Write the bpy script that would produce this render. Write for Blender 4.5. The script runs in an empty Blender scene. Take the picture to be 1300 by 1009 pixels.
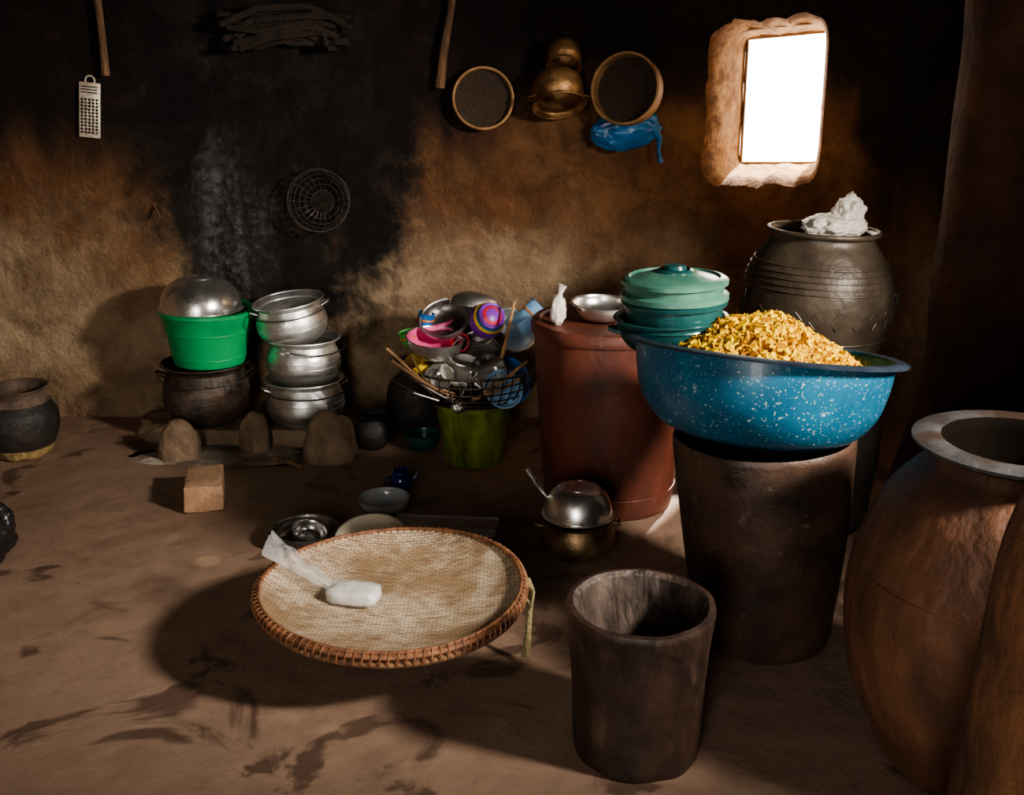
import bpy, bmesh, math, random
from mathutils import Matrix, Vector, Euler, noise
random.seed(7)
pi=math.pi
def T(x,y,z): return Matrix.Translation((x,y,z))
def R(x=0,y=0,z=0): return Euler((math.radians(x),math.radians(y),math.radians(z))).to_matrix().to_4x4()
I=Matrix.Identity(4)
# ---------------------------------------------------------------- materials
def mat(name,c1,c2=None,rough=.6,metal=0,scale=8,bump=.2,bscale=40,lo=.35,hi=.65,c3=None,s3=3,t3=(.5,.6),alpha=None,trans=0,spec=.5,rough2=None,stretch=(1,1,1),coat=0):
    m=bpy.data.materials.new(name); m.use_nodes=True
    nt=m.node_tree; N=nt.nodes; L=nt.links; b=N['Principled BSDF']
    tc=N.new('ShaderNodeTexCoord'); mp=N.new('ShaderNodeMapping'); mp.inputs['Scale'].default_value=stretch
    L.new(tc.outputs['Object'],mp.inputs[0])
    c2=c2 or tuple(x*.7 for x in c1)
    n=N.new('ShaderNodeTexNoise'); n.inputs['Scale'].default_value=scale; n.inputs['Detail'].default_value=6; n.inputs['Roughness'].default_value=.62
    L.new(mp.outputs[0],n.inputs['Vector'])
    r=N.new('ShaderNodeValToRGB'); r.color_ramp.elements[0].position=lo; r.color_ramp.elements[1].position=hi
    r.color_ramp.elements[0].color=(*c2,1); r.color_ramp.elements[1].color=(*c1,1)
    L.new(n.outputs['Fac'],r.inputs[0]); out=r.outputs[0]
    if c3:
        n3=N.new('ShaderNodeTexNoise'); n3.inputs['Scale'].default_value=s3; n3.inputs['Detail'].default_value=5
        L.new(mp.outputs[0],n3.inputs['Vector'])
        r3=N.new('ShaderNodeMapRange'); r3.inputs[1].default_value=t3[0]; r3.inputs[2].default_value=t3[1]; L.new(n3.outputs['Fac'],r3.inputs[0])
        mx=N.new('ShaderNodeMix'); mx.data_type='RGBA'; L.new(r3.outputs[0],mx.inputs[0]); L.new(out,mx.inputs[6]); mx.inputs[7].default_value=(*c3,1); out=mx.outputs[2]
    L.new(out,b.inputs['Base Color'])
    b.inputs['Roughness'].default_value=rough; b.inputs['Metallic'].default_value=metal
    b.inputs['Specular IOR Level'].default_value=spec; b.inputs['Coat Weight'].default_value=coat
    if rough2 is not None:
        rr=N.new('ShaderNodeMapRange'); rr.inputs[3].default_value=rough; rr.inputs[4].default_value=rough2; rr.inputs[1].default_value=.35; rr.inputs[2].default_value=.65
        L.new(n.outputs['Fac'],rr.inputs[0]); L.new(rr.outputs[0],b.inputs['Roughness'])
    if alpha is not None: b.inputs['Alpha'].default_value=alpha
    if trans: b.inputs['Transmission Weight'].default_value=trans
    if bump:
        nb=N.new('ShaderNodeTexNoise'); nb.inputs['Scale'].default_value=bscale; nb.inputs['Detail'].default_value=8
        L.new(mp.outputs[0],nb.inputs['Vector'])
        bp=N.new('ShaderNodeBump'); bp.inputs['Strength'].default_value=bump; bp.inputs['Distance'].default_value=.02
        L.new(nb.outputs['Fac'],bp.inputs['Height']); L.new(bp.outputs[0],b.inputs['Normal'])
    return m

class Nd:
    def __init__(s,m): s.nt=m.node_tree; s.N=s.nt.nodes; s.L=s.nt.links
    def link(s,a,b):
        if hasattr(a,'is_output'): s.L.new(a,b)
        else: b.default_value=a
    def math(s,op,a,b=0,c=0,clamp=False):
        n=s.N.new('ShaderNodeMath'); n.operation=op; n.use_clamp=clamp
        s.link(a,n.inputs[0]); s.link(b,n.inputs[1])
        if op in('MULTIPLY_ADD',): s.link(c,n.inputs[2])
        return n.outputs[0]
    def noise(s,vec,scale,detail=6,rough=.6,dist=0):
        n=s.N.new('ShaderNodeTexNoise'); n.inputs['Scale'].default_value=scale; n.inputs['Detail'].default_value=detail; n.inputs['Roughness'].default_value=rough; n.inputs['Distortion'].default_value=dist
        s.L.new(vec,n.inputs['Vector']); return n.outputs['Fac']
    def map(s,v,a,b,c=0.,d=1.,smooth=True):
        n=s.N.new('ShaderNodeMapRange'); n.interpolation_type='SMOOTHSTEP' if smooth else 'LINEAR'
        s.link(v,n.inputs[0])
        for i,x in enumerate((a,b,c,d)): n.inputs[i+1].default_value=x
        return n.outputs[0]
    def mix(s,f,a,b):
        n=s.N.new('ShaderNodeMix'); n.data_type='RGBA'; s.link(f,n.inputs[0])
        for v,i in((a,6),(b,7)):
            if isinstance(v,tuple): n.inputs[i].default_value=(*v,1)
            else: s.L.new(v,n.inputs[i])
        return n.outputs[2]
    def scalevec(s,vec,sc):
        n=s.N.new('ShaderNodeMapping'); n.inputs['Scale'].default_value=sc; s.L.new(vec,n.inputs[0]); return n.outputs[0]

def wall_material():
    m=bpy.data.materials.new('sooty_shaded_mud_wall'); m.use_nodes=True; q=Nd(m); b=q.N['Principled BSDF']
    tc=q.N.new('ShaderNodeTexCoord'); P=tc.outputs['Object']
    sx=q.N.new('ShaderNodeSeparateXYZ'); q.L.new(P,sx.inputs[0]); X,Y,Z=sx.outputs[0],sx.outputs[1],sx.outputs[2]
    n1=q.noise(P,1.6,8,.62,.4); n2=q.noise(P,6,10,.7,.5); n3=q.noise(P,28,6,.6); n4=q.noise(P,3.1,6,.6,.8)
    drip=q.noise(q.scalevec(P,(9,9,1.2)),1,6,.6)
    clay=q.mix(q.map(n2,.32,.68),(.20,.135,.085),(.38,.275,.175))
    clay=q.mix(q.map(n1,.48,.66,0,.8),clay,(.27,.165,.09))
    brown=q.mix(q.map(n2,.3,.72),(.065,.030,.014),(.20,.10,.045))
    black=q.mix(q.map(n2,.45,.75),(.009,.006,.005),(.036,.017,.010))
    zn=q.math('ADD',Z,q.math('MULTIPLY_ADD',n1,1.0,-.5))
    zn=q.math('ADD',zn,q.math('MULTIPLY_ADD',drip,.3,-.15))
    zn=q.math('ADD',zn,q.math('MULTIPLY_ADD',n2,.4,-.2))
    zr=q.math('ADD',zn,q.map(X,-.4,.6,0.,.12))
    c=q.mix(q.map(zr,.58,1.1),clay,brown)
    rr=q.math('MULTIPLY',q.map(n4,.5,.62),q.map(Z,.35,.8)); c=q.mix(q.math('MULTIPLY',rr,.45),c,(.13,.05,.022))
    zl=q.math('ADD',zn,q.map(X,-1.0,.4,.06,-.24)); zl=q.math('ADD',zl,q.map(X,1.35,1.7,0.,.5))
    c=q.mix(q.map(zl,1.03,1.45),c,black)  # upper wall darkens with height: soot plus light falloff painted into the colour
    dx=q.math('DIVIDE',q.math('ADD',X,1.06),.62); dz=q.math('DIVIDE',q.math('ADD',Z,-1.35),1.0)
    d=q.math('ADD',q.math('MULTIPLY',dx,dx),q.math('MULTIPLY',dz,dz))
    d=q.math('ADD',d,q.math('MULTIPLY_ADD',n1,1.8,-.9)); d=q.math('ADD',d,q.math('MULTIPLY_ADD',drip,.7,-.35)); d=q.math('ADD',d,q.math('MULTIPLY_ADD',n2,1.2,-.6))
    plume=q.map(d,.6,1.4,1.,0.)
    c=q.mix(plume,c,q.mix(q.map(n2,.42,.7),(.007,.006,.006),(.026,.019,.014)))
    ex=q.math('DIVIDE',q.math('ADD',X,1.25),.17); ez=q.math('DIVIDE',q.math('ADD',Z,-.88),.38)
    e=q.math('ADD',q.math('MULTIPLY',ex,ex),q.math('MULTIPLY',ez,ez)); e=q.math('ADD',e,q.math('MULTIPLY_ADD',n4,2.4,-1.2)); e=q.math('ADD',e,q.math('MULTIPLY_ADD',n2,2.6,-1.3))
    tar=q.map(e,-.2,1.8,1.,0.)
    sheen=q.math('MULTIPLY',tar,q.map(q.math('ADD',q.math('MULTIPLY',n3,.5),q.math('MULTIPLY',drip,.5)),.42,.60,.05,.9))
    c=q.mix(sheen,c,(.12,.117,.122))  # grey streaks paint the sheen of light on the glossy soot
    q.L.new(c,b.inputs['Base Color'])
    q.L.new(q.map(tar,0,1,.9,.42),b.inputs['Roughness'])
    h=q.math('ADD',q.math('MULTIPLY',q.noise(P,3.2,12,.66),1.4),q.math('MULTIPLY',n3,.18))
    bp=q.N.new('ShaderNodeBump'); bp.inputs['Strength'].default_value=.8; bp.inputs['Distance'].default_value=.07
    q.L.new(h,bp.inputs['Height']); q.L.new(bp.outputs[0],b.inputs['Normal'])
    b.inputs['Specular IOR Level'].default_value=.3
    return m
def reveal_material():
    m=bpy.data.materials.new('window_reveal_clay'); m.use_nodes=True; q=Nd(m); b=q.N['Principled BSDF']
    P=q.N.new('ShaderNodeTexCoord').outputs['Object']
    sx=q.N.new('ShaderNodeSeparateXYZ'); q.L.new(P,sx.inputs[0]); Y=sx.outputs[1]
    n=q.noise(P,12,8,.7,.5)
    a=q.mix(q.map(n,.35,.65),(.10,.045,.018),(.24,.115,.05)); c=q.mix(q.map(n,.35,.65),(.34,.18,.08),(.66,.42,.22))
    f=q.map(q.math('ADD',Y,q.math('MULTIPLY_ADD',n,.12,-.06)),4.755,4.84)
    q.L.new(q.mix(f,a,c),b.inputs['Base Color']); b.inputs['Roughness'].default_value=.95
    bp=q.N.new('ShaderNodeBump'); bp.inputs['Strength'].default_value=1; bp.inputs['Distance'].default_value=.03
    q.L.new(q.noise(P,14,8,.65),bp.inputs['Height']); q.L.new(bp.outputs[0],b.inputs['Normal']); return m
def floor_material():
    m=bpy.data.materials.new('packed_earth_floor'); m.use_nodes=True; q=Nd(m); b=q.N['Principled BSDF']
    tc=q.N.new('ShaderNodeTexCoord'); P=tc.outputs['Object']
    n1=q.noise(P,1.5,8,.6,.3); n2=q.noise(P,9,8,.65); n3=q.noise(P,70,4,.6); n4=q.noise(P,2.7,5,.55,1.2); n5=q.noise(P,4.5,8,.7,.6)
    c=q.mix(q.map(n2,.25,.75),(.19,.122,.084),(.30,.20,.142))
    c=q.mix(q.map(n1,.4,.65),c,(.26,.172,.122))
    c=q.mix(q.map(n5,.52,.72,0,.45),c,(.13,.078,.052))
    st=q.map(n4,.56,.62); c=q.mix(q.math('MULTIPLY',st,.75),c,(.07,.042,.032))
    c=q.mix(q.map(n3,.66,.74,0,.4),c,(.42,.33,.26))
    q.L.new(c,b.inputs['Base Color']); q.L.new(q.map(st,0,1,.85,.55),b.inputs['Roughness']); b.inputs['Specular IOR Level'].default_value=.35
    h=q.math('ADD',q.noise(P,4,8,.6),q.math('MULTIPLY',n3,.07))
    bp=q.N.new('ShaderNodeBump'); bp.inputs['Strength'].default_value=.45; bp.inputs['Distance'].default_value=.035
    q.L.new(h,bp.inputs['Height']); q.L.new(bp.outputs[0],b.inputs['Normal']); return m
def enamel_material():
    m=bpy.data.materials.new('speckled_blue_enamel'); m.use_nodes=True; q=Nd(m); b=q.N['Principled BSDF']
    P=q.N.new('ShaderNodeTexCoord').outputs['Object']
    a=q.noise(P,75,3,.7); g=q.noise(P,9,4,.6); a2=q.noise(P,150,2,.5)
    base=q.mix(q.map(g,.3,.7),(.008,.080,.150),(.014,.12,.21))
    s=q.map(q.math('ADD',a,q.math('MULTIPLY_ADD',g,.25,-.125)),.645,.67); s2=q.map(a2,.65,.69)
    c=q.mix(q.math('MAXIMUM',s,s2),base,(.36,.42,.42)); q.L.new(c,b.inputs['Base Color'])
    b.inputs['Roughness'].default_value=.36; b.inputs['Coat Weight'].default_value=.2; return m
def weave_material(name,c1,c2,c3,sc=60):
    m=bpy.data.materials.new(name); m.use_nodes=True; q=Nd(m); b=q.N['Principled BSDF']
    P=q.N.new('ShaderNodeTexCoord').outputs['Object']
    w2=q.N.new('ShaderNodeTexBrick'); w2.inputs['Scale'].default_value=1; w2.inputs['Brick Width'].default_value=.022; w2.inputs['Row Height'].default_value=.0095; w2.inputs['Mortar Size'].default_value=.0015; q.L.new(P,w2.inputs[0])
    w2.inputs['Color1'].default_value=(1,1,1,1); w2.inputs['Color2'].default_value=(.35,.35,.35,1); w2.inputs['Mortar'].default_value=(0,0,0,1)
    n=q.noise(P,4,8,.65,.5); n2=q.noise(q.scalevec(P,(20,120,20)),1,4)
    c=q.mix(q.map(n,.40,.60),c2,c1); c=q.mix(q.map(n2,.48,.72,0,.8),c,c3)
    bw=q.N.new('ShaderNodeRGBToBW'); q.L.new(w2.outputs[0],bw.inputs[0])
    c=q.mix(q.map(bw.outputs[0],0,.8,.7,0.),c,c3)
    q.L.new(c,b.inputs['Base Color']); b.inputs['Roughness'].default_value=.8
    bp=q.N.new('ShaderNodeBump'); bp.inputs['Strength'].default_value=.9; bp.inputs['Distance'].default_value=.006
    q.L.new(bw.outputs[0],bp.inputs['Height']); q.L.new(bp.outputs[0],b.inputs['Normal']); return m

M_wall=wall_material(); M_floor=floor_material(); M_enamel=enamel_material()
M_tray=weave_material('woven_straw',(.70,.58,.43),(.36,.25,.15),(.14,.08,.04))
M_traydark=weave_material('woven_cane_dark',(.33,.19,.09),(.20,.10,.045),(.07,.03,.015))
M_cane=mat('reddish_cane',(.28,.125,.06),(.10,.040,.020),scale=30,rough=.6)
M_mud=mat('mud_clay',(.27,.17,.10),(.15,.09,.05),scale=7,rough=.92,bump=.7,bscale=18)
M_mudred=mat('sooty_mud_pillar',(.085,.034,.016),(.025,.010,.006),scale=4,rough=.9,bump=.9,bscale=14)
M_mudbutt=mat('mud_buttress_clay',(.20,.085,.036),(.075,.032,.015),scale=5,rough=.9,bump=.9,bscale=16)
M_brick=mat('mud_brick',(.46,.29,.18),(.32,.19,.115),scale=14,rough=.9,bump=.6,bscale=30)
M_stone=mat('hearth_mud',(.27,.19,.125),(.15,.10,.065),scale=12,rough=.95,bump=.7,bscale=30)
M_ash=mat('wood_ash',(.42,.36,.31),(.20,.145,.105),scale=7,rough=1,bump=.7,bscale=25,lo=.42,hi=.6)
M_alu=mat('cast_aluminium',(.90,.90,.89),(.62,.61,.59),scale=9,rough=.32,metal=.95,bump=.12,bscale=30,rough2=.48)
M_steel=mat('stainless_steel',(.85,.83,.80),(.63,.61,.59),scale=6,rough=.22,metal=.95,bump=.04,bscale=20,rough2=.36)
M_dsteel=mat('dull_tin',(.3,.28,.26),(.14,.12,.11),scale=9,rough=.38,metal=.9,bump=.15)
M_brass=mat('smoked_brass',(.50,.29,.13),(.13,.07,.032),scale=8,rough=.36,metal=.8,bump=.2,rough2=.55)
M_brassd=mat('blackened_brass',(.30,.20,.10),(.05,.032,.02),scale=8,rough=.34,metal=.8,bump=.2,rough2=.5)
M_rust=mat('sooty_aluminium',(.12,.09,.07),(.016,.013,.011),scale=10,rough=.5,metal=.4,bump=.3,c3=(.07,.028,.015),s3=6,t3=(.54,.66))
M_black=mat('black_fired_clay',(.035,.028,.024),(.014,.012,.011),scale=8,rough=.6,bump=.5,bscale=25)
M_blackrim=mat('dusty_clay_rim',(.15,.10,.07),(.05,.035,.028),scale=9,rough=.85,bump=.5)
M_ochre=mat('ochre_base',(.42,.30,.12),(.10,.07,.04),scale=18,rough=.9,bump=.5)
M_green=mat('green_plastic',(.008,.36,.12),(.006,.24,.08),scale=5,rough=.42,bump=.08,bscale=10)
M_dgreen=mat('mossy_green_plastic',(.22,.28,.012),(.05,.075,.01),scale=7,rough=.42,bump=.25,stretch=(2.5,2.5,.7))
M_barrel=mat('red_brown_plastic',(.15,.045,.027),(.065,.022,.015),scale=5,rough=.5,bump=.15,bscale=30,c3=(.17,.10,.065),s3=22,t3=(.64,.76),stretch=(1.5,1.5,.8))
M_drum=mat('dark_brown_clay_drum',(.080,.044,.028),(.020,.012,.009),scale=5,rough=.5,bump=.35,bscale=22,c3=(.17,.13,.10),s3=26,t3=(.64,.78))
M_clayred=mat('terracotta_jar',(.205,.090,.044),(.085,.036,.019),scale=4,rough=.66,bump=.6,bscale=16,c3=(.042,.020,.013),s3=3,t3=(.46,.66),stretch=(1.4,1.4,.8))
M_claygrey=mat('burnished_grey_clay',(.10,.078,.056),(.04,.029,.022),scale=6,rough=.42,bump=.25,bscale=20,metal=.15)
M_mortar=mat('worn_mortar_wood',(.055,.030,.021),(.018,.011,.008),scale=7,rough=.5,bump=.5,bscale=14,c3=(.10,.062,.046),s3=9,t3=(.60,.78),stretch=(1.5,1.5,.9))
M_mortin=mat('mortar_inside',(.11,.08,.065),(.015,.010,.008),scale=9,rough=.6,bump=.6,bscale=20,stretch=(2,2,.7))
M_greymetal=mat('worn_grey_metal',(.095,.095,.10),(.030,.026,.024),scale=9,rough=.6,metal=.3,bump=.25,c3=(.04,.024,.017),s3=6,t3=(.48,.6))
M_wood=mat('smoked_wood',(.22,.12,.06),(.07,.038,.02),scale=10,rough=.8,bump=.5,stretch=(4,4,1))
M_lwood=mat('tan_wood',(.44,.25,.11),(.20,.105,.045),scale=12,rough=.6,bump=.3)
M_dwood=mat('dark_branch',(.035,.022,.014),(.014,.009,.006),scale=12,rough=.9,bump=.6)
M_dmesh=mat('dark_mesh',(.07,.042,.024),(.02,.014,.01),scale=90,rough=.8,bump=.6,bscale=140)
M_wire=mat('dark_wire',(.10,.08,.065),(.04,.03,.025),scale=30,rough=.45,metal=.6)
M_teal=mat('teal_enamel',(.016,.085,.082),(.007,.045,.048),scale=6,rough=.3,bump=.1,coat=.3)
M_lgreen=mat('pale_green_enamel',(.10,.24,.175),(.04,.125,.095),scale=6,rough=.3,bump=.08,coat=.3)
M_bluebag=mat('blue_plastic_bag',(.012,.15,.36),(.006,.06,.18),scale=9,rough=.3,bump=.8,bscale=9)
M_blue=mat('blue_plastic',(.02,.15,.45),(.015,.09,.28),scale=6,rough=.35,bump=.1)
M_lblue=mat('light_blue_enamel',(.25,.45,.68),(.15,.3,.5),scale=6,rough=.35)
M_dblue=mat('dark_blue_enamel',(.012,.022,.18),(.005,.008,.07),scale=6,rough=.2,bump=0,coat=.5)
M_rimb=mat('chipped_rim_enamel',(.035,.05,.07),(.012,.018,.03),scale=12,rough=.35,bump=0)
M_pink=mat('pink_plastic',(.75,.12,.30),(.55,.08,.2),rough=.4,bump=0)
M_white=mat('white_enamel',(.75,.72,.66),(.6,.56,.5),scale=6,rough=.45,bump=.05)
M_cream=mat('cream_enamel',(.84,.78,.62),(.74,.66,.5),scale=6,rough=.5,bump=.05)
M_flour=mat('white_flour',(.85,.84,.8),(.72,.7,.66),scale=12,rough=.6,bump=.2)
M_plast=mat('clear_plastic',(.8,.8,.78),(.7,.7,.68),scale=12,rough=.15,bump=.9,bscale=18,alpha=.38)
M_milk=mat('milky_plastic',(.85,.80,.73),(.7,.64,.57),scale=12,rough=.35,bump=1,bscale=10,alpha=.9)
M_blackbag=mat('black_plastic_bag',(.02,.018,.02),(.01,.01,.01),scale=9,rough=.25,bump=1,bscale=9)
M_glass=mat('scratched_glass',(.6,.65,.68),(.38,.42,.45),scale=9,rough=.12,bump=.1,alpha=.6)
M_y1=mat('yellow_chips',(.66,.37,.0),(.50,.24,.0),scale=30,rough=.7,bump=.2,spec=.2)
M_y2=mat('pale_yellow_chips',(.82,.57,.004),(.68,.42,.0),scale=30,rough=.7,bump=.2,spec=.2)
M_y3=mat('orange_chips',(.38,.17,.0),(.22,.08,.0),scale=30,rough=.7,bump=.2,spec=.2)
M_purple=mat('purple_plastic',(.22,.05,.42),(.15,.03,.3),rough=.4,bump=0)
M_yel=mat('yellow_plastic',(.8,.55,.03),(.7,.45,.02),rough=.4,bump=0)
M_redp=mat('red_plastic',(.6,.04,.06),(.45,.03,.04),rough=.4,bump=0)
M_orange=mat('orange_plastic',(.75,.22,.03),(.6,.16,.02),rough=.4,bump=0)
M_gplast=mat('bright_green_plastic',(.1,.5,.1),(.06,.35,.06),rough=.4,bump=0)
M_rope=mat('frayed_rope',(.30,.24,.12),(.14,.11,.05),scale=60,rough=.9,bump=.6,bscale=120)
M_board=mat('grey_weathered_board',(.62,.55,.50),(.34,.28,.25),scale=8,rough=.5,bump=.3,stretch=(1,6,6))
M_grater=mat('tin_grater',(.85,.76,.64),(.55,.46,.36),scale=12,rough=.4,metal=.5)
M_hole=mat('hole_shade',(.008,.006,.005),(.006,.005,.004),rough=1,bump=0,spec=0)  # near-black colour painting the shade inside the jar mouth and grater holes

# ---------------------------------------------------------------- mesh builder
class B:
    def __init__(s,name,*mats): s.name=name; s.bm=bmesh.new(); s.mats=list(mats)
    def lathe(s,prof,mi=0,seg=48,M=I,wob=0,ws=4,seed=0,mis=None):
        rings=[]
        for (r,z) in prof:
            if r<1e-5: rings.append([s.bm.verts.new(M@Vector((0,0,z)))]); continue
            ring=[]
            for i in range(seg):
                a=2*pi*i/seg; k=1
                if wob: k=1+wob*noise.noise(Vector((math.cos(a)*ws*.4+seed,math.sin(a)*ws*.4,z*ws)))
                ring.append(s.bm.verts.new(M@Vector((r*k*math.cos(a),r*k*math.sin(a),z))))
            rings.append(ring)
        for j in range(len(rings)-1):
            a,b=rings[j],rings[j+1]; m=mis[j] if mis else mi
            for i in range(seg):
                k=(i+1)%seg
                try:
                    if len(a)==1 and len(b)==1: continue
                    if len(a)==1: f=s.bm.faces.new((a[0],b[k],b[i]))
                    elif len(b)==1: f=s.bm.faces.new((a[i],a[k],b[0]))
                    else: f=s.bm.faces.new((a[i],a[k],b[k],b[i]))
                    f.material_index=m; f.smooth=True
                except ValueError: pass
        return s
    def tube(s,pts,r=.005,mi=0,seg=8,closed=False,M=I):
        pts=[Vector(p) for p in pts]; n=len(pts); rings=[]
        rad=r if isinstance(r,(list,tuple)) else [r]*n
        t0=(pts[1]-pts[0]).normalized(); up=Vector((0,0,1)) if abs(t0.z)<.9 else Vector((1,0,0)); nrm=t0.cross(up).normalized()
        for i in range(n):
            if closed: t=(pts[(i+1)%n]-pts[i-1]).normalized()
            else: t=(pts[min(i+1,n-1)]-pts[max(i-1,0)]).normalized()
            nrm=(nrm-t*nrm.dot(t)).normalized(); bn=t.cross(nrm)
            rings.append([s.bm.verts.new(M@(pts[i]+(nrm*math.cos(2*pi*k/seg)+bn*math.sin(2*pi*k/seg))*rad[i])) for k in range(seg)])
        for j in range(n if closed else n-1):
            a,b=rings[j],rings[(j+1)%n]
            for k in range(seg):
                l=(k+1)%seg; f=s.bm.faces.new((a[k],a[l],b[l],b[k])); f.material_index=mi; f.smooth=True
        if not closed:
            for rg in(rings[0][::-1],rings[-1]): f=s.bm.faces.new(rg); f.material_index=mi
        return s
    def ring(s,R_,r,z=0,mi=0,M=I,n=48,seg=8):
        return s.tube([(R_*math.cos(2*pi*i/n),R_*math.sin(2*pi*i/n),z) for i in range(n)],r,mi,seg,True,M)
    def box(s,sx,sy,sz,M=I,mi=0,bev=.003,sub=0,nz=0):
        t=bmesh.new(); bmesh.ops.create_cube(t,size=1,matrix=Matrix.Diagonal((sx,sy,sz,1)))
        if bev: bmesh.ops.bevel(t,geom=t.edges[:],offset=bev,segments=2,affect='EDGES',profile=.5)
        if sub: bmesh.ops.subdivide_edges(t,edges=t.edges[:],cuts=sub,use_grid_fill=True)
        for v in t.verts:
            if nz: v.co+=Vector((noise.noise(v.co*14),noise.noise(v.co*14+Vector((5,5,5))),noise.noise(v.co*14+Vector((9,0,3)))))*nz
            v.co=M@v.co
        for f in t.faces: f.material_index=mi; f.smooth=bool(nz)
        me=bpy.data.meshes.new('tmp'); t.to_mesh(me); t.free(); s.bm.from_mesh(me); bpy.data.meshes.remove(me)
        return s
    def blob(s,M=I,mi=0,sub=4,amp=.1,fs=3,seed=0,fn=None,oc=3):
        g=bmesh.ops.create_icosphere(s.bm,subdivisions=sub,radius=1)
        for v in g['verts']:
            p=v.co.copy(); k=1+amp*noise.fractal(p*fs+Vector((seed,seed*2,0)),1,2,oc)
            p=p*k
            if fn: p=fn(p)
            v.co=M@p
        for f in set(f for v in g['verts'] for f in v.link_faces): f.material_index=mi; f.smooth=True
        return s
    def done(s,loc=(0,0,0),rot=(0,0,0),sharp=40,recalc=True):
        if recalc: bmesh.ops.recalc_face_normals(s.bm,faces=s.bm.faces[:])
        me=bpy.data.meshes.new(s.name); s.bm.to_mesh(me); s.bm.free()
        for m in s.mats: me.materials.append(m)
        me.set_sharp_from_angle(angle=math.radians(sharp))
        o=bpy.data.objects.new(s.name,me); bpy.context.scene.collection.objects.link(o)
        o.location=loc; o.rotation_euler=[math.radians(a) for a in rot]; return o

def bowlp(rb,rt,h,t=.004,lip=.006,n=12):
    o=[(rb+(rt-rb)*math.sin(i/n*pi/2),h*(1-math.cos(i/n*pi/2))) for i in range(n+1)]
    inn=[(max(r-t,0.001),z+t*(1-i/n)) for i,(r,z) in enumerate(o)]
    return [(0,0)]+o+[(rt+lip,h+.001),(rt+lip,h+t),(rt,h+t+.001)]+inn[::-1]+[(0,t)]
def smooth_prof(p,n=5):
    out=[]
    for i in range(len(p)-1):
        p0=p[max(i-1,0)];p1=p[i];p2=p[i+1];p3=p[min(i+2,len(p)-1)]
        for k in range(n):
            t=k/n
            q_=[.5*((2*p1[j])+(-p0[j]+p2[j])*t+(2*p0[j]-5*p1[j]+4*p2[j]-p3[j])*t*t+(-p0[j]+3*p1[j]-3*p2[j]+p3[j])*t**3) for j in(0,1)]
            out.append((max(0,q_[0]),q_[1]))
    out.append(p[-1]); return out
def jar(outer,t=.012,depth=None):
    o=smooth_prof(outer); inn=[(max(r-t,.001),z) for r,z in o if z>o[0][1]+t*1.5]
    return o+[(o[-1][0]-t*.5,o[-1][1]+t*.3)]+inn[::-1]+[(0,o[0][1]+t*1.5)]

# ---------------------------------------------------------------- room shell
XL,XR,YF,YB,ZC=-3.2,2.4,-2.0,4.75,2.7
def plainbox(name,x0,x1,y0,y1,z0,z1,m):
    b=B(name,m); b.box(x1-x0,y1-y0,z1-z0,T((x0+x1)/2,(y0+y1)/2,(z0+z1)/2),bev=0); return b.done()
plainbox('floor',XL-.3,XR+.3,YF-.3,YB+.3,-.1,0,M_floor)
plainbox('ceiling',XL-.3,XR+.3,YF-.3,YB+.3,ZC,ZC+.1,M_dwood)
plainbox('wall_left',XL-.3,XL,YF,YB,0,ZC,M_mud)
plainbox('wall_right',XR,XR+.3,YF,YB,0,ZC,M_mudred)
wf=plainbox('wall_front',XL-.3,XR+.3,YF-.3,YF,0,ZC,M_mud)
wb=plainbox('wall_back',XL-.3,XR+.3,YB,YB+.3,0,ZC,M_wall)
def cut(wall,cutter):
    md=wall.modifiers.new('b','BOOLEAN'); md.object=cutter; md.operation='DIFFERENCE'; md.solver='EXACT'
    dg=bpy.context.evaluated_depsgraph_get(); me=bpy.data.meshes.new_from_object(wall.evaluated_get(dg)); wall.modifiers.clear()
    bpy.data.objects.remove(cutter)
    n0=len(wall.data.vertices)
    ok=len(me.vertices)>n0 and min(v.co.x for v in me.vertices)<XL-.2
    print('BOOLEAN',wall.name,'ok' if ok else 'failed',len(me.vertices))
    if ok: wall.data=me
    return ok
NS=96
def rrect(x0,x1,z0,z1,n=NS,p=6,seed=0,amp=.0):
    out=[]
    for i in range(n):
        a=2*pi*i/n; c,s_=math.cos(a),math.sin(a); k=(abs(c)**p+abs(s_)**p)**(-1/p)
        w=min(1,max(0,(.75-c)/.4)); w=w*w*(3-2*w)
        k2=k*(1+w*(amp*noise.noise(Vector((c*3+seed,s_*3,0)))+amp*.5*noise.noise(Vector((c*9+seed,s_*9,4)))))
        out.append(((x0+x1)/2+c*k2*(x1-x0)/2,(z0+z1)/2+s_*k2*(z1-z0)/2))
    return out
secs=[(4.60,(.70,1.42,.96,1.90),5,.05),(4.752,(.845,1.358,1.075,1.795),7,.08),(4.765,(.868,1.356,1.09,1.79),7,.08),(4.80,(.905,1.360,1.108,1.775),8,.08),(4.87,(.97,1.378,1.13,1.75),10,.06),(4.95,(1.03,1.405,1.15,1.73),14,.03),(5.0,(1.055,1.43,1.16,1.72),20,.01),(5.2,(1.06,1.44,1.15,1.73),20,.01)]
def window_cutter(lean,jit):
    b=B('cutter',M_mud); rg=[]
    for y,(x0,x1,z0,z1),p,am in secs:
        rg.append([b.bm.verts.new((x,y+(jit*noise.noise(Vector((x*16,z*16,y*9))) if 4.77<y<4.99 else 0),z+lean*(x-1.2)*max(0,z-1.08)/.7)) for x,z in rrect(x0,x1,z0,z1,p=p,amp=am,seed=2)])
    for j in range(len(rg)-1):
        for i in range(NS): b.bm.faces.new((rg[j][i],rg[j][(i+1)%NS],rg[j+1][(i+1)%NS],rg[j+1][i]))
    b.bm.faces.new(rg[0]); b.bm.faces.new(rg[-1][::-1]); return b.done()
for lean,jit in((.09,.006),(.09,0),(0,.008),(0,0)):
    if cut(wb,window_cutter(lean,jit)): break
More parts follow.
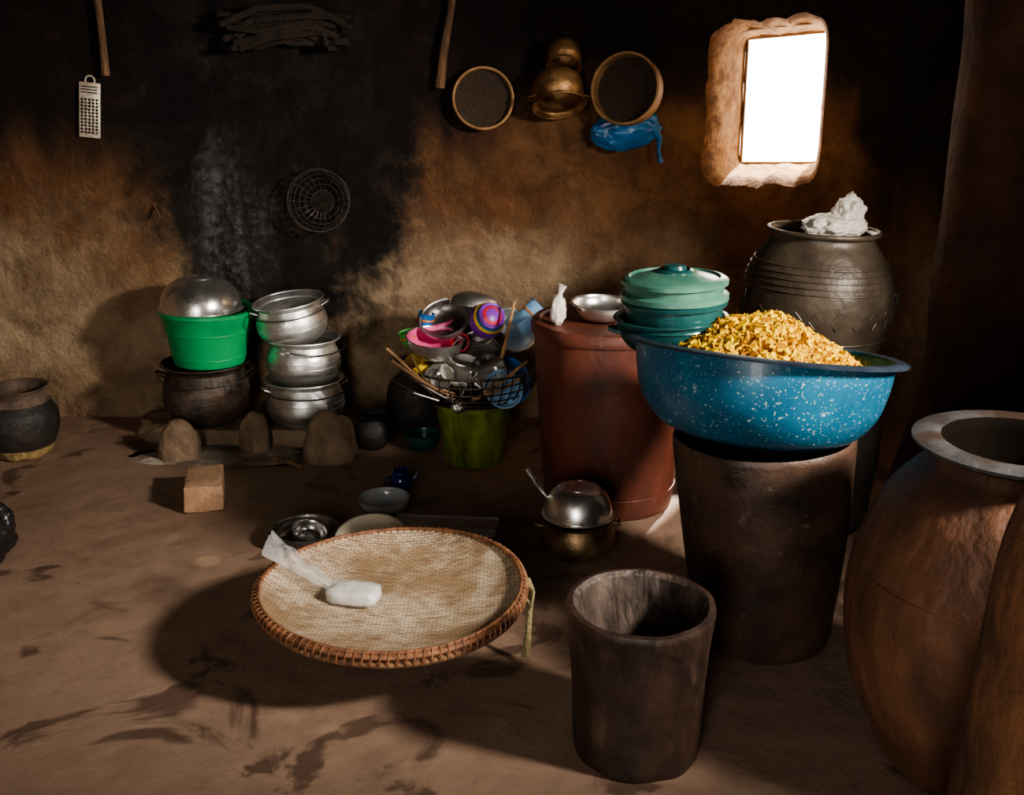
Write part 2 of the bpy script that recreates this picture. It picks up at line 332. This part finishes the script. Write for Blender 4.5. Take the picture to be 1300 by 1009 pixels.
b=B('cutter',M_mud); b.box(1.0,1,2.1,T(-.9,YF-.15,1.0),bev=0); cut(wf,b.done())
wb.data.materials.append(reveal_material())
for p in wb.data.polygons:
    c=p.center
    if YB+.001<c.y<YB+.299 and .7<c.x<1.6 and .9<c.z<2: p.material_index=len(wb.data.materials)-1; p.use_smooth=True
b=B('window_1',M_lwood)
b.tube([(.96,4.86,1.735),(1.2,4.85,1.762),(1.38,4.87,1.775)],.009); b.box(.42,.03,.012,T(1.245,4.985,1.158)); b.box(.008,.03,.54,T(1.058,4.985,1.43)); b.box(.008,.03,.58,T(1.436,4.985,1.45))
b.box(.40,.03,.014,T(1.247,4.985,1.724)@R(0,-5.1*(lean/.09),0))
b.done()
b=B('added_door_1',M_wood);  # unseen doorway, added behind the camera for the fill light
b.box(.06,.1,2.0,T(-1.36,YF-.1,1.0)); b.box(.06,.1,2.0,T(-.44,YF-.1,1.0)); b.box(.98,.1,.05,T(-.9,YF-.1,2.02)); b.done()

b=B('mud_pillar',M_mudred)
b.lathe(smooth_prof([(.30,0),(.25,.3),(.23,.8),(.22,1.4),(.215,2.0),(.23,2.69)],6),0,64,wob=.10,ws=3)
b.done((1.81,3.9,0))
b=B('mud_buttress',M_mudbutt)
b.lathe([(0,0)]+smooth_prof([(.30,0),(.26,.25),(.24,.5),(.225,.75),(.205,.95),(.15,1.06),(0.0,1.10)],6),0,64,wob=.07,ws=3,seed=4)
b.done((.945,1.40,0))

# ---------------------------------------------------------------- hearth
b=B('hearth_platform',M_stone,M_ash)
def flat(p): return Vector((p.x,p.y,max(p.z,0)))
b.blob(T(-1.12,4.53,0)@Matrix.Diagonal((.56,.21,.075,1)),0,5,.12,3,1,fn=lambda p:Vector((max(-1,min(1,p.x)),max(-1,min(1,p.y)),min(max(p.z*3,0),1)+.02*noise.noise(p*5))))
b.done()
b=B('ash_pile',M_ash)
b.blob(T(-1.2,4.24,0)@Matrix.Diagonal((.36,.15,.012,1)),0,5,.35,1.3,3,fn=flat,oc=3); b.done()
for (x,y,w,h,sd) in((-1.40,4.22,.088,.165,1),(-.765,4.22,.112,.20,2),(-1.10,4.30,.07,.17,3)):
    b=B('hearth_stone',M_stone)
    b.blob(Matrix.Diagonal((w,w*.9,h,1)),0,4,.10,1.5,sd,fn=lambda p:Vector((math.copysign(abs(p.x)**.85,p.x),p.y,max(p.z,0)**.8 if p.z>0 else 0))); b.done((x,y,0))
b=B('firewood_stick',M_wood); b.tube([(-.07,0,.014),(0,.01,.018),(.08,-.01,.014)],[.012,.014,.01]); b.done((-.93,4.12,0),(0,0,-30))

def potp(r,h,neck=.86,rim=.98,t=.005,base=.45):
    o=[(0,0),(r*base,.0),(r*.8,h*.10),(r*.97,h*.30),(r,h*.48),(r*.97,h*.66),(r*neck,h*.84),(r*neck*.99,h*.90),(r*rim,h)]
    return jar(o,t)
def cookpot(name,m,r,h,loc,rot=(0,0,0),bail=True,ears=True,wob=0,neck=.88,rim=1.0,ridges=True):
    b=B(name,m,M_wire); b.lathe(potp(r,h,neck,rim),0,56,wob=wob)
    b.ring(r*rim,.004,h)
    if ridges:
        b.ring(r*.995,.0022,h*.56); b.ring(r*1.002,.0022,h*.44)
    if ears:
        for s_ in(1,-1):
            b.tube([(s_*r*.9,-.03,h*.8),(s_*r*1.08,-.025,h*.86),(s_*r*1.12,0,h*.88),(s_*r*1.08,.025,h*.86),(s_*r*.9,.03,h*.8)],.005,0)
    if bail:
        pts=[(r*1.08*math.cos(a),-.25*r-.85*r*math.sin(a),h*.86-.12*r*math.sin(a)) for a in [pi*i/16 for i in range(17)]]
        b.tube(pts,.003,1)
    return b.done(loc,rot)
cookpot('rusty_cooking_pot',M_rust,.188,.27,(-1.331,4.45,.085),(0,0,15),wob=.03)
def bucket(name,m,rb,rt,h,loc,ribs=(.8,.86),rot=(0,0,0),lip=.012,handle=False,mats=()):
    b=B(name,m,*mats)
    pr=[(0,0),(rb,0),(rb+(rt-rb)*.5,h*.5),(rb+(rt-rb)*.82,h*.82),(rt*.985,h*.86),(rt,h-.012),(rt+lip,h-.014),(rt+lip,h),(rt-.002,h+.003),(rt-.006,h-.006),(rb-.004,.008),(0,.008)]
    b.lathe(pr,0,64)
    for k in ribs: b.ring(rb+(rt-rb)*k+.001,.0035,h*k)
    return b.done(loc,rot)
bucket('green_plastic_bucket',M_green,.150,.195,.235,(-1.312,4.45,.358),ribs=(.15,.62),rot=(0,1.5,0))
b=B('inverted_metal_bowl',M_steel); b.lathe(bowlp(.05,.17,.13,.003,.010,16),0,56,R(180,0,0)); b.ring(.055,.006,-.004); b.done((-1.325,4.44,.727),(0,2,0))
cookpot('aluminum_cooking_pot',M_alu,.168,.205,(-.905,4.45,.075),(0,0,25))
cookpot('aluminum_cooking_pot',M_alu,.158,.20,(-.905,4.445,.262),(0,1,70))
cookpot('aluminum_cooking_pot',M_alu,.150,.185,(-.935,4.45,.445),(3,-7,10),ears=True)

b=B('black_clay_pot',M_ochre,M_black,M_blackrim)
pr=jar([(0,0),(.09,0),(.125,.05),(.15,.12),(.148,.19),(.115,.245),(.108,.265),(.118,.29),(.128,.30)],.012)
b.lathe(pr,0,48,wob=.03,mis=[0 if z<.05 else (1 if (z<.235) else 2) for r,z in pr]); b.done((-2.07,4.25,0))
b=B('small_black_clay_pot',M_black); b.lathe(jar([(0,0),(.045,0),(.075,.04),(.080,.08),(.066,.12),(.062,.135),(.075,.155)],.008),0,40,wob=.03); b.done((-.60,4.34,0))
b=B('black_water_pot',M_black,M_blackrim); b.lathe(jar([(0,0),(.07,0),(.115,.06),(.128,.14),(.115,.22),(.07,.27),(.065,.29),(.085,.33)],.01),0,48,wob=.03); b.done((-.435,4.56,0))
b=B('blue_enamel_bowl',M_teal); b.lathe(bowlp(.045,.075,.065),0,40); b.done((-.385,4.33,0))
b=B('black_plastic_bag',M_blackbag); b.blob(Matrix.Diagonal((.11,.11,.12,1)),0,5,.18,2,5,oc=4); b.tube([(0,0,.08),(.01,0,.13),(.02,.01,.17)],[.05,.02,.035]); b.done((-1.745,3.2,.115))
b=B('mud_brick',M_brick); b.box(.14,.24,.10,bev=.008,sub=3,nz=.006); b.done((-1.165,3.75,.053),(0,0,13))

# ---------------------------------------------------------------- green bucket with wire dish basket
bucket('mossy_green_bucket',M_dgreen,.122,.155,.265,(-.16,4.2,0),ribs=(.12,.72))
P0=Vector((-.16,4.2,.262))
b=B('wire_dish_basket',M_wire)
def basket(b,rb,rt,h,nh=6,nr=28,mi=0,M=I,w=.0022):
    for i in range(nh):
        k=i/(nh-1); b.ring(rb+(rt-rb)*math.sin(k*pi/2),w*(1.7 if i==nh-1 else 1),h*(1-math.cos(k*pi/2)),mi,M,seg=6)
    for j in range(nr):
        a=2*pi*j/nr
        b.tube([((rb+(rt-rb)*math.sin(k*pi/2))*math.cos(a),(rb+(rt-rb)*math.sin(k*pi/2))*math.sin(a),h*(1-math.cos(k*pi/2))) for k in [q/6 for q in range(7)]],w,mi,5,False,M)
    for j in range(-4,5):
        y=rb*j/5; x=math.sqrt(rb*rb-y*y)
        b.tube([(-x,y,0),(x,y,0)],w,mi,5,False,M); b.tube([(y,-x,0),(y,x,0)],w,mi,5,False,M)
basket(b,.14,.275,.155,8,40,w=.0028); b.done(P0+Vector((0,0,.004)))
def dish(name,m,m2,dx,dy,z,r,h,rot,rim=None):
    b=B(name,m,m2,rim or m); pr=bowlp(r*.5,r,h,.003,.005,8); n=len(pr)
    b.lathe(pr,0,40,mis=[0]*(n//2-1)+[2]*3+[1]*(n)); return b.done((P0.x+dx,P0.y+dy,z),rot)
dish('metal_bowl',M_steel,M_steel,-.04,.04,.31,.13,.07,(10,-15,0))
dish('metal_bowl',M_steel,M_steel,.08,.03,.33,.12,.07,(-15,10,0))
dish('metal_bowl',M_steel,M_steel,-.15,.0,.37,.085,.06,(40,-25,0))
dish('blue_plastic_bowl',M_blue,M_blue,.12,-.07,.345,.10,.05,(55,0,25))
dish('light_blue_plate',M_lblue,M_lblue,.12,-.15,.345,.075,.025,(60,0,20))
dish('metal_bowl',M_steel,M_pink,-.15,-.09,.475,.115,.078,(8,4,0),M_steel)
dish('metal_bowl',M_steel,M_dsteel,.04,-.10,.455,.115,.065,(22,-14,0))
dish('metal_bowl',M_alu,M_dsteel,-.10,.02,.565,.105,.055,(32,-12,0))
dish('pink_plastic_bowl',M_pink,M_pink,-.14,.10,.54,.085,.05,(10,-10,0))
dish('metal_bowl',M_steel,M_steel,.02,.10,.685,.115,.07,(160,10,0))
dish('metal_bowl',M_alu,M_alu,.14,.03,.52,.10,.06,(40,25,0))
dish('metal_bowl',M_steel,M_steel,.06,-.14,.41,.07,.045,(60,20,0))
dish('white_enamel_bowl',M_white,M_white,-.04,-.13,.395,.075,.05,(30,-6,0))
dish('metal_bowl',M_steel,M_steel,-.12,-.14,.375,.06,.045,(45,-16,0))
dish('metal_bowl',M_steel,M_dsteel,.0,.02,.52,.09,.05,(25,10,0))
b=B('striped_plastic_ball_cup',M_purple,M_yel,M_redp,M_blue)
n=16; pr=[(.072*math.sin(pi*i/n),-.072*math.cos(pi*i/n)) for i in range(n+1)]
b.lathe(pr,0,36,mis=[[0,0,1,3,0,2,0,0][i%8] for i in range(n)]); b.ring(.05,.006,.055,0); b.done((P0.x+.06,P0.y-.08,.615),(50,35,0))
for (nm,m,dx,dy,z,rot,r,h) in(('green_plastic_cup',M_gplast,-.25,-.02,.49,(0,-15,0),.034,.07),('blue_plastic_cup',M_blue,-.20,.04,.55,(0,10,0),.035,.07),('blue_striped_cup',M_lblue,.18,.02,.56,(10,50,30),.05,.13)):
    b=B(nm,m,M_orange); b.lathe([(0,0),(r*.8,0),(r,h),(r+.003,h),(r-.003,h-.002),(r*.8-.003,.004),(0,.004)],0,32); b.ring(r*.93,.004,h*.6,1); b.done((P0.x+dx,P0.y+dy,z),rot)
b=B('yellow_plastic_cup',M_yel); b.lathe(bowlp(.03,.042,.07),0,32); b.done((P0.x-.2,P0.y-.06,.40),(30,-30,0))
b=B('red_plastic_cup',M_redp); b.lathe(bowlp(.025,.035,.06),0,32); b.done((P0.x-.03,P0.y-.02,.50),(60,-40,0))
b=B('cooking_utensils',M_lwood,M_wood,M_dsteel)
for i in range(12):
    a=random.uniform(-.04,.06); x0=-.08+random.uniform(-.05,.05); z0=.32+random.uniform(-.03,.05); x1=-.31+random.uniform(-.02,.05); z1=.54-i*.012+random.uniform(-.02,.02)
    y0=-.2+random.uniform(-.03,.02)
    b.tube([(x0,y0,z0),((x0+x1)/2,y0-.02,(z0+z1)/2+a*.2),(x1,y0+random.uniform(-.03,.1),z1)],[.0035,.0045,.006],[0,1,1,2][i%4],6)
for (x0,z0,x1,z1) in((.05,.36,.22,.47),(.0,.33,.2,.40),(.12,.5,.17,.71)):
    b.tube([(x0,-.22,z0),((x0+x1)/2,-.225,(z0+z1)/2),(x1,-.16,z1)],[.009,.006,.006],0,6)
b.lathe(bowlp(.012,.028,.018,.002,.001),2,24,T(-.05,-.22,.30)@R(70,0,0))
b.tube([(-.05,-.235,.32),(-.03,-.25,.37),(.0,-.24,.43)],.004,2)
b.done((P0.x,P0.y,0))

# ---------------------------------------------------------------- barrel
b=B('red_brown_barrel',M_barrel)
b.lathe([(0,0)]+smooth_prof([(.235,0),(.243,.03),(.258,.2),(.273,.4),(.285,.6),(.288,.66)],4)+[(.298,.662),(.300,.672),(.300,.69),(.292,.704),(.27,.706),(.262,.698),(.0,.696)],0,72,wob=.012)
for z,r in((.08,.246),(.50,.279)): b.ring(r,.004,z)
b.done((.37,3.79,0))
b=B('metal_bowl',M_steel); b.lathe(bowlp(.06,.108,.055,.003,.008),0,48); b.done((.325,3.78,.708),(3,2,0))
b=B('crumpled_plastic_bag',M_milk); b.blob(T(0,0,.05)@Matrix.Diagonal((.028,.022,.055,1)),0,4,.2,2,2); b.tube([(0,0,.08),(.006,0,.11),(.015,0,.14)],[.02,.008,.016]); b.done((.165,3.70,.704))

# ---------------------------------------------------------------- drum + basin + chips + teal pot
b=B('brown_clay_drum',M_drum,M_hole)
b.lathe([(0,0)]+smooth_prof([(.178,0),(.190,.03),(.215,.2),(.236,.4),(.246,.55),(.248,.615)],4)+[(.243,.625),(.235,.62)]+[(.225,.58),(.17,.03),(0,.03)],0,72,wob=.02)
b.done((.735,2.78,0),(0,-3.5,0))
b=B('blue_enamel_basin',M_enamel,M_rimb)
bo=smooth_prof([(.205,0),(.262,.025),(.315,.09),(.338,.17),(.345,.235)],6)
pr=[(0,0)]+bo+[(.365,.24),(.378,.236),(.380,.242),(.366,.248),(.342,.246)]
pin=[(r-.006,z+.005) for r,z in bo][::-1]
n=len(pr); b.lathe(pr+pin+[(0,.006)],0,96,mis=[0]*(n-4)+[1]*3+[0]*60); BM=T(.662,2.76,.615)@R(-9,5.5,0)
o=b.done(); o.matrix_world=BM
b=B('yellow_corn_chips_heap',M_y1,M_y2,M_y3)
HR=.29
def hz(x,y):
    d=math.hypot(x,y)/HR; return .178+.150*max(0,1-d**1.6)+.012*noise.noise(Vector((x*12,y*12,0)))
nx=40; g={}
for i in range(nx+1):
    for j in range(nx+1):
        x=-.31+.62*i/nx; y=-.31+.62*j/nx
        if math.hypot(x,y)<HR+.01: g[i,j]=b.bm.verts.new((x,y,hz(x,y)))
for (i,j) in list(g):
    if (i+1,j) in g and (i,j+1) in g and (i+1,j+1) in g:
        f=b.bm.faces.new((g[i,j],g[i+1,j],g[i+1,j+1],g[i,j+1])); f.material_index=0
for k in range(2800):
    a=random.uniform(0,2*pi); rr=HR*math.sqrt(random.random()); x,y=rr*math.cos(a),rr*math.sin(a)
    s_=random.uniform(.006,.012)
    M_=T(x,y,hz(x,y)+random.uniform(0,.008))@R(random.uniform(0,360),random.uniform(0,360),random.uniform(0,360))@Matrix.Diagonal((s_*random.uniform(.8,1.5),s_,s_*random.uniform(.3,.8),1))
    c=[b.bm.verts.new(M_@Vector(v)) for v in((-1,-1,-.5),(1,-.7,-.6),(.8,1,-.5),(-.9,.8,-.6),(-.7,-.8,.6),(.8,-.8,.5),(.9,.7,.6),(-.7,.9,.5))]
    mi=random.choice((0,0,0,1,1,1,2))
    for q_ in((0,3,2,1),(4,5,6,7),(0,1,5,4),(1,2,6,5),(2,3,7,6),(3,0,4,7)): f=b.bm.faces.new([c[w] for w in q_]); f.material_index=mi; f.smooth=True
o=b.done(sharp=60); o.matrix_world=BM@T(.005,.01,.0)
b=B('teal_basin',M_teal); b.lathe(bowlp(.08,.152,.095,.004,.01),0,56); b.ring(.150,.005,.08)
for s_ in(1,-1): b.tube([(s_*.14,-.03,.06),(s_*.175,-.02,.07),(s_*.175,.02,.07),(s_*.14,.03,.06)],.006)
b.done((.452,2.93,.815),(0,-2,0))
b=B('green_enamel_pot',M_teal,M_lgreen)
b.lathe([(0,0)]+smooth_prof([(.10,0),(.128,.02),(.135,.05),(.136,.075)],4)+[(.148,.078),(.150,.086),(.142,.092)],0,56)
b.lathe([(.142,.090),(.152,.094),(.152,.108),(.143,.114),(.138,.116),(.139,.134),(.150,.137),(.150,.148),(.142,.154),(.128,.157),(.124,.151),(.10,.156),(.07,.166),(.05,.168),(0,.168)],1,56)
b.lathe([(.052,.166),(.052,.172),(.044,.176),(.040,.168)],0,40); b.lathe([(0,.165),(.028,.166),(.034,.176),(.030,.186),(.0,.189)],0,32)
b.done((.458,2.93,.873),(0,-1,0))

# ---------------------------------------------------------------- grey decorated jar + support
b=B('clay_storage_drum',M_black); b.lathe(jar([(0,0),(.20,0),(.24,.15),(.25,.35),(.23,.48),(.22,.52)],.015),0,56,wob=.03); b.done((1.06,3.6,0))
b=B('decorated_grey_clay_jar',M_claygrey,M_black)
b.lathe(jar([(0,.0),(.08,0),(.17,.06),(.228,.16),(.254,.27),(.252,.36),(.234,.43),(.200,.49),(.178,.52),(.172,.545),(.184,.555)],.012),0,72,wob=.012)
b.ring(.183,.009,.555)
for z,r in((.375,.250),(.395,.246),(.415,.240),(.435,.233),(.455,.222),(.21,.246)): b.ring(r,.0032,z)
for i in range(24):
    a=2*pi*i/24; 
    for s_ in(-1,1):
        b.tube([(.254*math.cos(a-.09),.254*math.sin(a-.09),.29),(.256*math.cos(a),.256*math.sin(a),.29+s_*.026),(.254*math.cos(a+.09),.254*math.sin(a+.09),.29)],.0022,0,5)
for a0 in(-.35,pi+.2):
    c,s_=math.cos(a0),math.sin(a0); b.tube([(.245*c,.245*s_,.355),(.262*c,.262*s_,.355),(.264*c,.264*s_,.335),(.250*c,.250*s_,.32)],.007,1)
b.done((1.04,3.6,.50),(0,2,0))
b=B('white_plastic_bag',M_milk)
b.blob(T(-.01,0,.0)@Matrix.Diagonal((.105,.09,.045,1)),0,5,.22,2.2,8,oc=4); b.blob(T(.03,0,.045)@R(0,20,0)@Matrix.Diagonal((.05,.05,.06,1)),0,5,.28,2.0,3,oc=4); b.done((1.10,3.58,1.07))

# ---------------------------------------------------------------- mortar
b=B('wooden_mortar',M_mortar,M_mortin)
out=smooth_prof([(.150,0),(.153,.02),(.156,.14),(.165,.26),(.174,.345),(.177,.372)],5)+[(.173,.384),(.160,.386),(.148,.376)]
inn=[(.142,.34),(.132,.25),(.112,.16),(.07,.11),(0,.10)]
pr=[(0,0)]+out+smooth_prof(inn,4); n=len(out)
b.lathe(pr,0,72,wob=.035,ws=5,mis=[0]*(n-1)+[1]*60); b.done((.303,2.25,0))

# ---------------------------------------------------------------- big jar on the right with metal rim
b=B('large_terracotta_jar',M_clayred,M_greymetal,M_hole)
b.lathe(jar([(0,0),(.20,0),(.255,.08),(.315,.22),(.337,.38),(.322,.52),(.27,.65),(.21,.725),(.188,.75),(.186,.775)],.018),0,96,wob=.015)
for z,r in((.60,.294),(.50,.327)): b.ring(r-.001,.003,z,n=80)
b.lathe([(.150,.72),(.155,.775),(.165,.792),(.195,.797),(.216,.790),(.224,.793),(.224,.800),(.214,.804),(.19,.808),(.162,.803)],1,72)
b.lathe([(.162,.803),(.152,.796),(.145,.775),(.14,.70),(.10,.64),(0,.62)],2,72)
b.done((1.115,2.2,0))

# ---------------------------------------------------------------- winnowing tray
b=B('woven_winnowing_tray',M_tray,M_traydark,M_cane,M_rope)
top=smooth_prof([(0,-.066),(.12,-.064),(.22,-.052),(.30,-.030),(.345,-.008),(.362,.004)],6)
bot=[(r+.003,z-.009) for r,z in top][::-1]; n=len(top)
b.lathe(top+[(.368,.0)]+bot[:-1]+[(0,-.075)],0,110,mis=[0]*(n-1)+[1]*80)
b.ring(.370,.008,.0,2,n=100); b.ring(.370,.009,-.020,1,n=100); b.ring(.362,.005,.008,2,n=100)
nt=110*12; pts=[]
for i in range(nt):
    a=2*pi*i/nt; q_=2*pi*110*i/nt
    rr=.368+.0115*math.cos(q_); pts.append((rr*math.cos(a),rr*math.sin(a),-.009+.020*math.sin(q_)))
b.tube(pts,.0026,2,5,True)
b.tube([(.375,.02,.0),(.388,.0,-.02),(.385,-.03,-.06),(.38,-.05,-.12),(.375,-.06,-.16)],[.012,.010,.008,.009,.013],3,8)
for i in range(12):
    b.tube([(.375,-.06,-.15),(.375+random.uniform(-.02,.02),-.07+random.uniform(-.02,.02),-.19)],.0015,3,4)
b.tube([(.375,.01,-.01),(.395,-.02,-.015),(.39,-.04,-.05),(.37,-.02,-.03)],.005,3,6)
for v in b.bm.verts: 
    a=math.atan2(v.co.y,v.co.x); r=math.hypot(v.co.x,v.co.y); v.co.z+=.008*math.sin(2*a+.6)*(r/.37)**2
b.done((-.335,2.68,.205),(0,0,0))
b=B('upturned_cooking_bowl',M_dsteel); b.lathe(bowlp(.09,.17,.115,.004,.008),0,48,T(0,0,.12)@R(180,0,0)); b.done((-.335,2.86,0))
b=B('flour_bag',M_flour,M_plast)
sq=lambda p:Vector([math.copysign(abs(c)**.45,c) for c in p])
b.blob(T(0,0,.022)@R(0,0,-12)@Matrix.Diagonal((.070,.042,.020,1)),0,5,.08,2,1,fn=sq)
b.blob(T(0,0,.023)@R(0,0,-12)@Matrix.Diagonal((.075,.046,.024,1)),1,5,.08,2,1,fn=sq)
nu,nv=26,14; gg=[]
for i in range(nu+1):
    u_=i/nu; row=[]
    for j in range(nv+1):
        w=(j/nv-.5)*2; wid=.046*(1-.35*math.sin(u_*pi*.55)) +.09*max(0,u_-.4)
        x=-.05-.22*u_; y=.015+.13*u_+w*wid; z=.030+.078*u_**1.3+.020*noise.noise(Vector((u_*5,w*4.4,1)))+.010*math.cos(w*1.5)
        row.append(b.bm.verts.new((x,y,z)))
    gg.append(row)
for i in range(nu):
    for j in range(nv): f=b.bm.faces.new((gg[i][j],gg[i+1][j],gg[i+1][j+1],gg[i][j+1])); f.material_index=1; f.smooth=True
b.done((-.445,2.70,.145))

# ---------------------------------------------------------------- floor items
b=B('brass_cooking_pot',M_brassd); b.lathe(potp(.128,.14,.9,.98,.004,.6),0,56)
for s_ in(1,-1): b.tube([(s_*.11,-.025,.11),(s_*.14,-.02,.115),(s_*.142,.02,.115),(s_*.11,.025,.11)],.005)
b.done((.22,3.30,0))
b=B('inverted_metal_bowl',M_steel); b.lathe(bowlp(.05,.115,.095,.003,.008),0,56,R(180,0,0)); b.ring(.05,.005,-.003); b.ring(.085,.002,-.022); b.done((.222,3.30,.244))
b=B('ladle',M_steel,M_dsteel); b.tube([(0,0,0),(-.045,-.005,.06),(-.085,.0,.125)],[.010,.009,.012],0,10); b.lathe(bowlp(.02,.035,.02,.002,.002),0,24,T(.01,0,-.02)@R(0,30,0)); b.done((.135,3.33,.17))
b=B('blue_enamel_teapot',M_dblue); b.lathe(jar([(0,0),(.03,0),(.045,.03),(.042,.055),(.028,.075),(.032,.085)],.003),0,36)
b.tube([(.04,0,.03),(.06,0,.05),(.068,0,.075)],[.01,.007,.005]); b.tube([(-.04,0,.06),(-.065,0,.055),(-.06,0,.03),(-.043,0,.025)],.004); b.done((-.432,3.86,0),(0,0,20))
b=B('glass_bowl',M_glass); b.lathe(bowlp(.045,.095,.05,.003,.002),0,48); b.done((-.475,3.66,0))
b=B('cream_enamel_plate',M_cream); b.lathe(bowlp(.07,.115,.035),0,48); b.done((-.47,3.27,.045),(14,0,0))
b=B('dark_metal_bowl',M_dsteel); b.lathe(bowlp(.07,.112,.055,.003,.006),0,48); b.done((-.715,3.38,0))
b=B('metal_bowl',M_steel); b.lathe(bowlp(.04,.06,.035,.003,.004),0,40); b.done((-.71,3.40,.006),(8,12,0))
b=B('weathered_wooden_board',M_board,M_dsteel); b.box(.37,.11,.014,T(0,0,.03)@R(0,0,0),0,.004)
b.box(.37,.012,.03,T(0,-.052,.030),0,.004); b.box(.37,.012,.03,T(0,.052,.030),0,.004); b.box(.03,.11,.025,T(-.12,0,.012),0,.003); b.box(.03,.11,.025,T(.12,0,.012),0,.003)
b.done((-.235,3.46,0),(0,0,-5))

# ---------------------------------------------------------------- wall-hung things
b=B('tin_grater',M_grater,M_hole); b.box(.092,.012,.235,I,0,.004)
b.ring(.02,.004,0,0,T(0,0,.125)@R(90,0,0),n=20)
for i in range(5):
    for j in range(11): b.lathe([(0,0),(.0055,0),(.0045,.003)],1,8,T(-.032+.016*i,-.006,-.095+.014*j)@R(90,0,0))
for j in range(3): b.box(.07,.004,.004,T(0,-.008,.075+.012*j),1,0)
b.done((-1.83,4.735,1.405),(0,6,0))
b=B('hanging_wooden_stick',M_wood); b.tube([(.0,0,0),(.004,-.01,.2),(-.006,-.005,.45),(0,0,.7)],[.018,.015,.017,.015]); b.done((-1.74,4.72,1.55))
b=B('hanging_wooden_stick',M_wood); b.tube([(.0,0,0),(.02,-.01,.15),(.05,-.005,.3),(.10,0,.6)],[.022,.019,.015,.015]); b.done((-.31,4.715,1.50))
b=B('firewood_bundle_on_pegs',M_dwood)
for i in range(16):
    z=.025*(i%5)+random.uniform(-.01,.01); L_=random.uniform(.18,.30); s_=random.uniform(-.08,.08)
    b.tube([(-L_,-.03*(i%3),z+random.uniform(-.03,.03)),(-.1+s_,-.03*(i%3)-.01,z+random.uniform(-.02,.06)),(.1+s_,-.03*(i%3)-.01,z+random.uniform(-.02,.06)),(L_,-.03*(i%3),z+random.uniform(-.04,.04))],random.uniform(.007,.016),0,7)
b.tube([(-.2,.06,-.02),(-.2,-.1,-.02)],.012); b.tube([(.2,.06,-.02),(.2,-.1,-.02)],.012); b.done((-.95,4.68,1.68))
def sieve(loc,rot,R_,d,m):
    b=B('round_sieve',m,M_dmesh); b.lathe([(R_,-d/2),(R_+.008,-d/2),(R_+.01,d/2),(R_,d/2),(R_-.003,0),(R_,-d/2)],0,56)
    b.ring(R_+.006,.006,d/2,0,n=56); b.lathe([(0,-d*.3),(R_*.5,-d*.32),(R_,-d*.3)],1,56)
    return b.done(loc,rot)
sieve((-.125,4.705,1.455),(84,0,6),.122,.035,M_lwood)
sieve((.485,4.62,1.495),(80,0,-26),.140,.065,M_lwood)
b=B('hanging_brass_pot',M_brass); b.lathe(potp(.112,.15,.86,.98,.004,.5),0,48); b.ring(.11,.005,.148)
for s_ in(1,-1): b.tube([(s_*.10,-.02,.11),(s_*.13,-.015,.115),(s_*.13,.015,.115),(s_*.10,.02,.11)],.005)
b.done((.185,4.67,1.555),(148,0,10))
b=B('hanging_brass_pot',M_brass); b.lathe(potp(.078,.12,.84,.96,.004,.5),0,48); b.done((.215,4.68,1.675),(140,0,0))
b=B('blue_plastic_bag',M_bluebag)
b.blob(Matrix.Diagonal((.150,.045,.085,1)),0,5,.14,2.2,1,oc=4); b.blob(T(.06,-.0,.09)@Matrix.Diagonal((.07,.035,.10,1)),0,5,.16,2,6,oc=4)
b.tube([(.11,0,.0),(.140,-.01,-.06),(.130,-.01,-.11),(.135,-.01,-.16)],[.03,.015,.008,.014]); b.done((.49,4.69,1.325),(0,-8,0))
b=B('wire_basket_hung',M_wire); basket(b,.05,.135,.10,6,22,w=.0020); b.done((-.84,4.735,1.01),(80,0,0))
b=B('wall_peg',M_wood); b.tube([(0,0,0),(.03,-.05,-.03),(.05,-.08,-.05)],[.008,.006,.004]); b.done((-1.60,4.76,1.0))

# ---------------------------------------------------------------- lights / world / camera
w=bpy.data.worlds.new('World'); bpy.context.scene.world=w; w.use_nodes=True
bg=w.node_tree.nodes['Background']; bg.inputs[0].default_value=(1,.96,.9,1); bg.inputs[1].default_value=9
def aim(o,tgt): o.rotation_euler=(Vector(tgt)-o.location).to_track_quat('-Z','Y').to_euler()
def light(name,kind,loc,tgt,e,col,**k):
    l=bpy.data.lights.new(name,kind); l.energy=e; l.color=col
    for a,v in k.items(): setattr(l,a,v)
    o=bpy.data.objects.new(name,l); bpy.context.scene.collection.objects.link(o); o.location=loc; aim(o,tgt); return o
light('key_spot','SPOT',(2.2,1.35,2.0),(-1.0,3.8,.34),860,(1,.91,.80),spot_size=math.radians(62),spot_blend=.9,shadow_soft_size=.17)
light('added_front_fill','AREA',(-.9,-1.7,1.5),(.2,3.5,.5),50,(1,.93,.85),shape='RECTANGLE',size=.9,size_y=1.6)  # added fill lamp, stands inside the unseen doorway behind the camera
light('added_window_glow','POINT',(1.13,4.40,1.38),(0,0,0),4.5,(1,.66,.36),shadow_soft_size=.2)  # added warm point lamp imitating scattered window light on the wall
light('roof_gap_sunbeam','SPOT',(-.85,3.30,2.6),(-1.02,3.24,0),90,(1,.85,.62),spot_size=math.radians(2.0),spot_blend=.3,shadow_soft_size=.01)
light('sun','SUN',(3,8,5),(1.9,6.2,3.0),30,(1,.93,.82),angle=math.radians(2))
c=bpy.data.cameras.new('camera'); co=bpy.data.objects.new('camera',c); bpy.context.scene.collection.objects.link(co)
co.location=(0,0,1.6); co.rotation_euler=(math.radians(90-15.7),0,0)
c.sensor_width=36; c.lens=36*1350/1300; c.shift_y=-44.5/1300; c.clip_start=.05
bpy.context.scene.camera=co
try: bpy.context.scene.view_settings.look='AgX - Medium High Contrast'
except Exception as e: print(e)
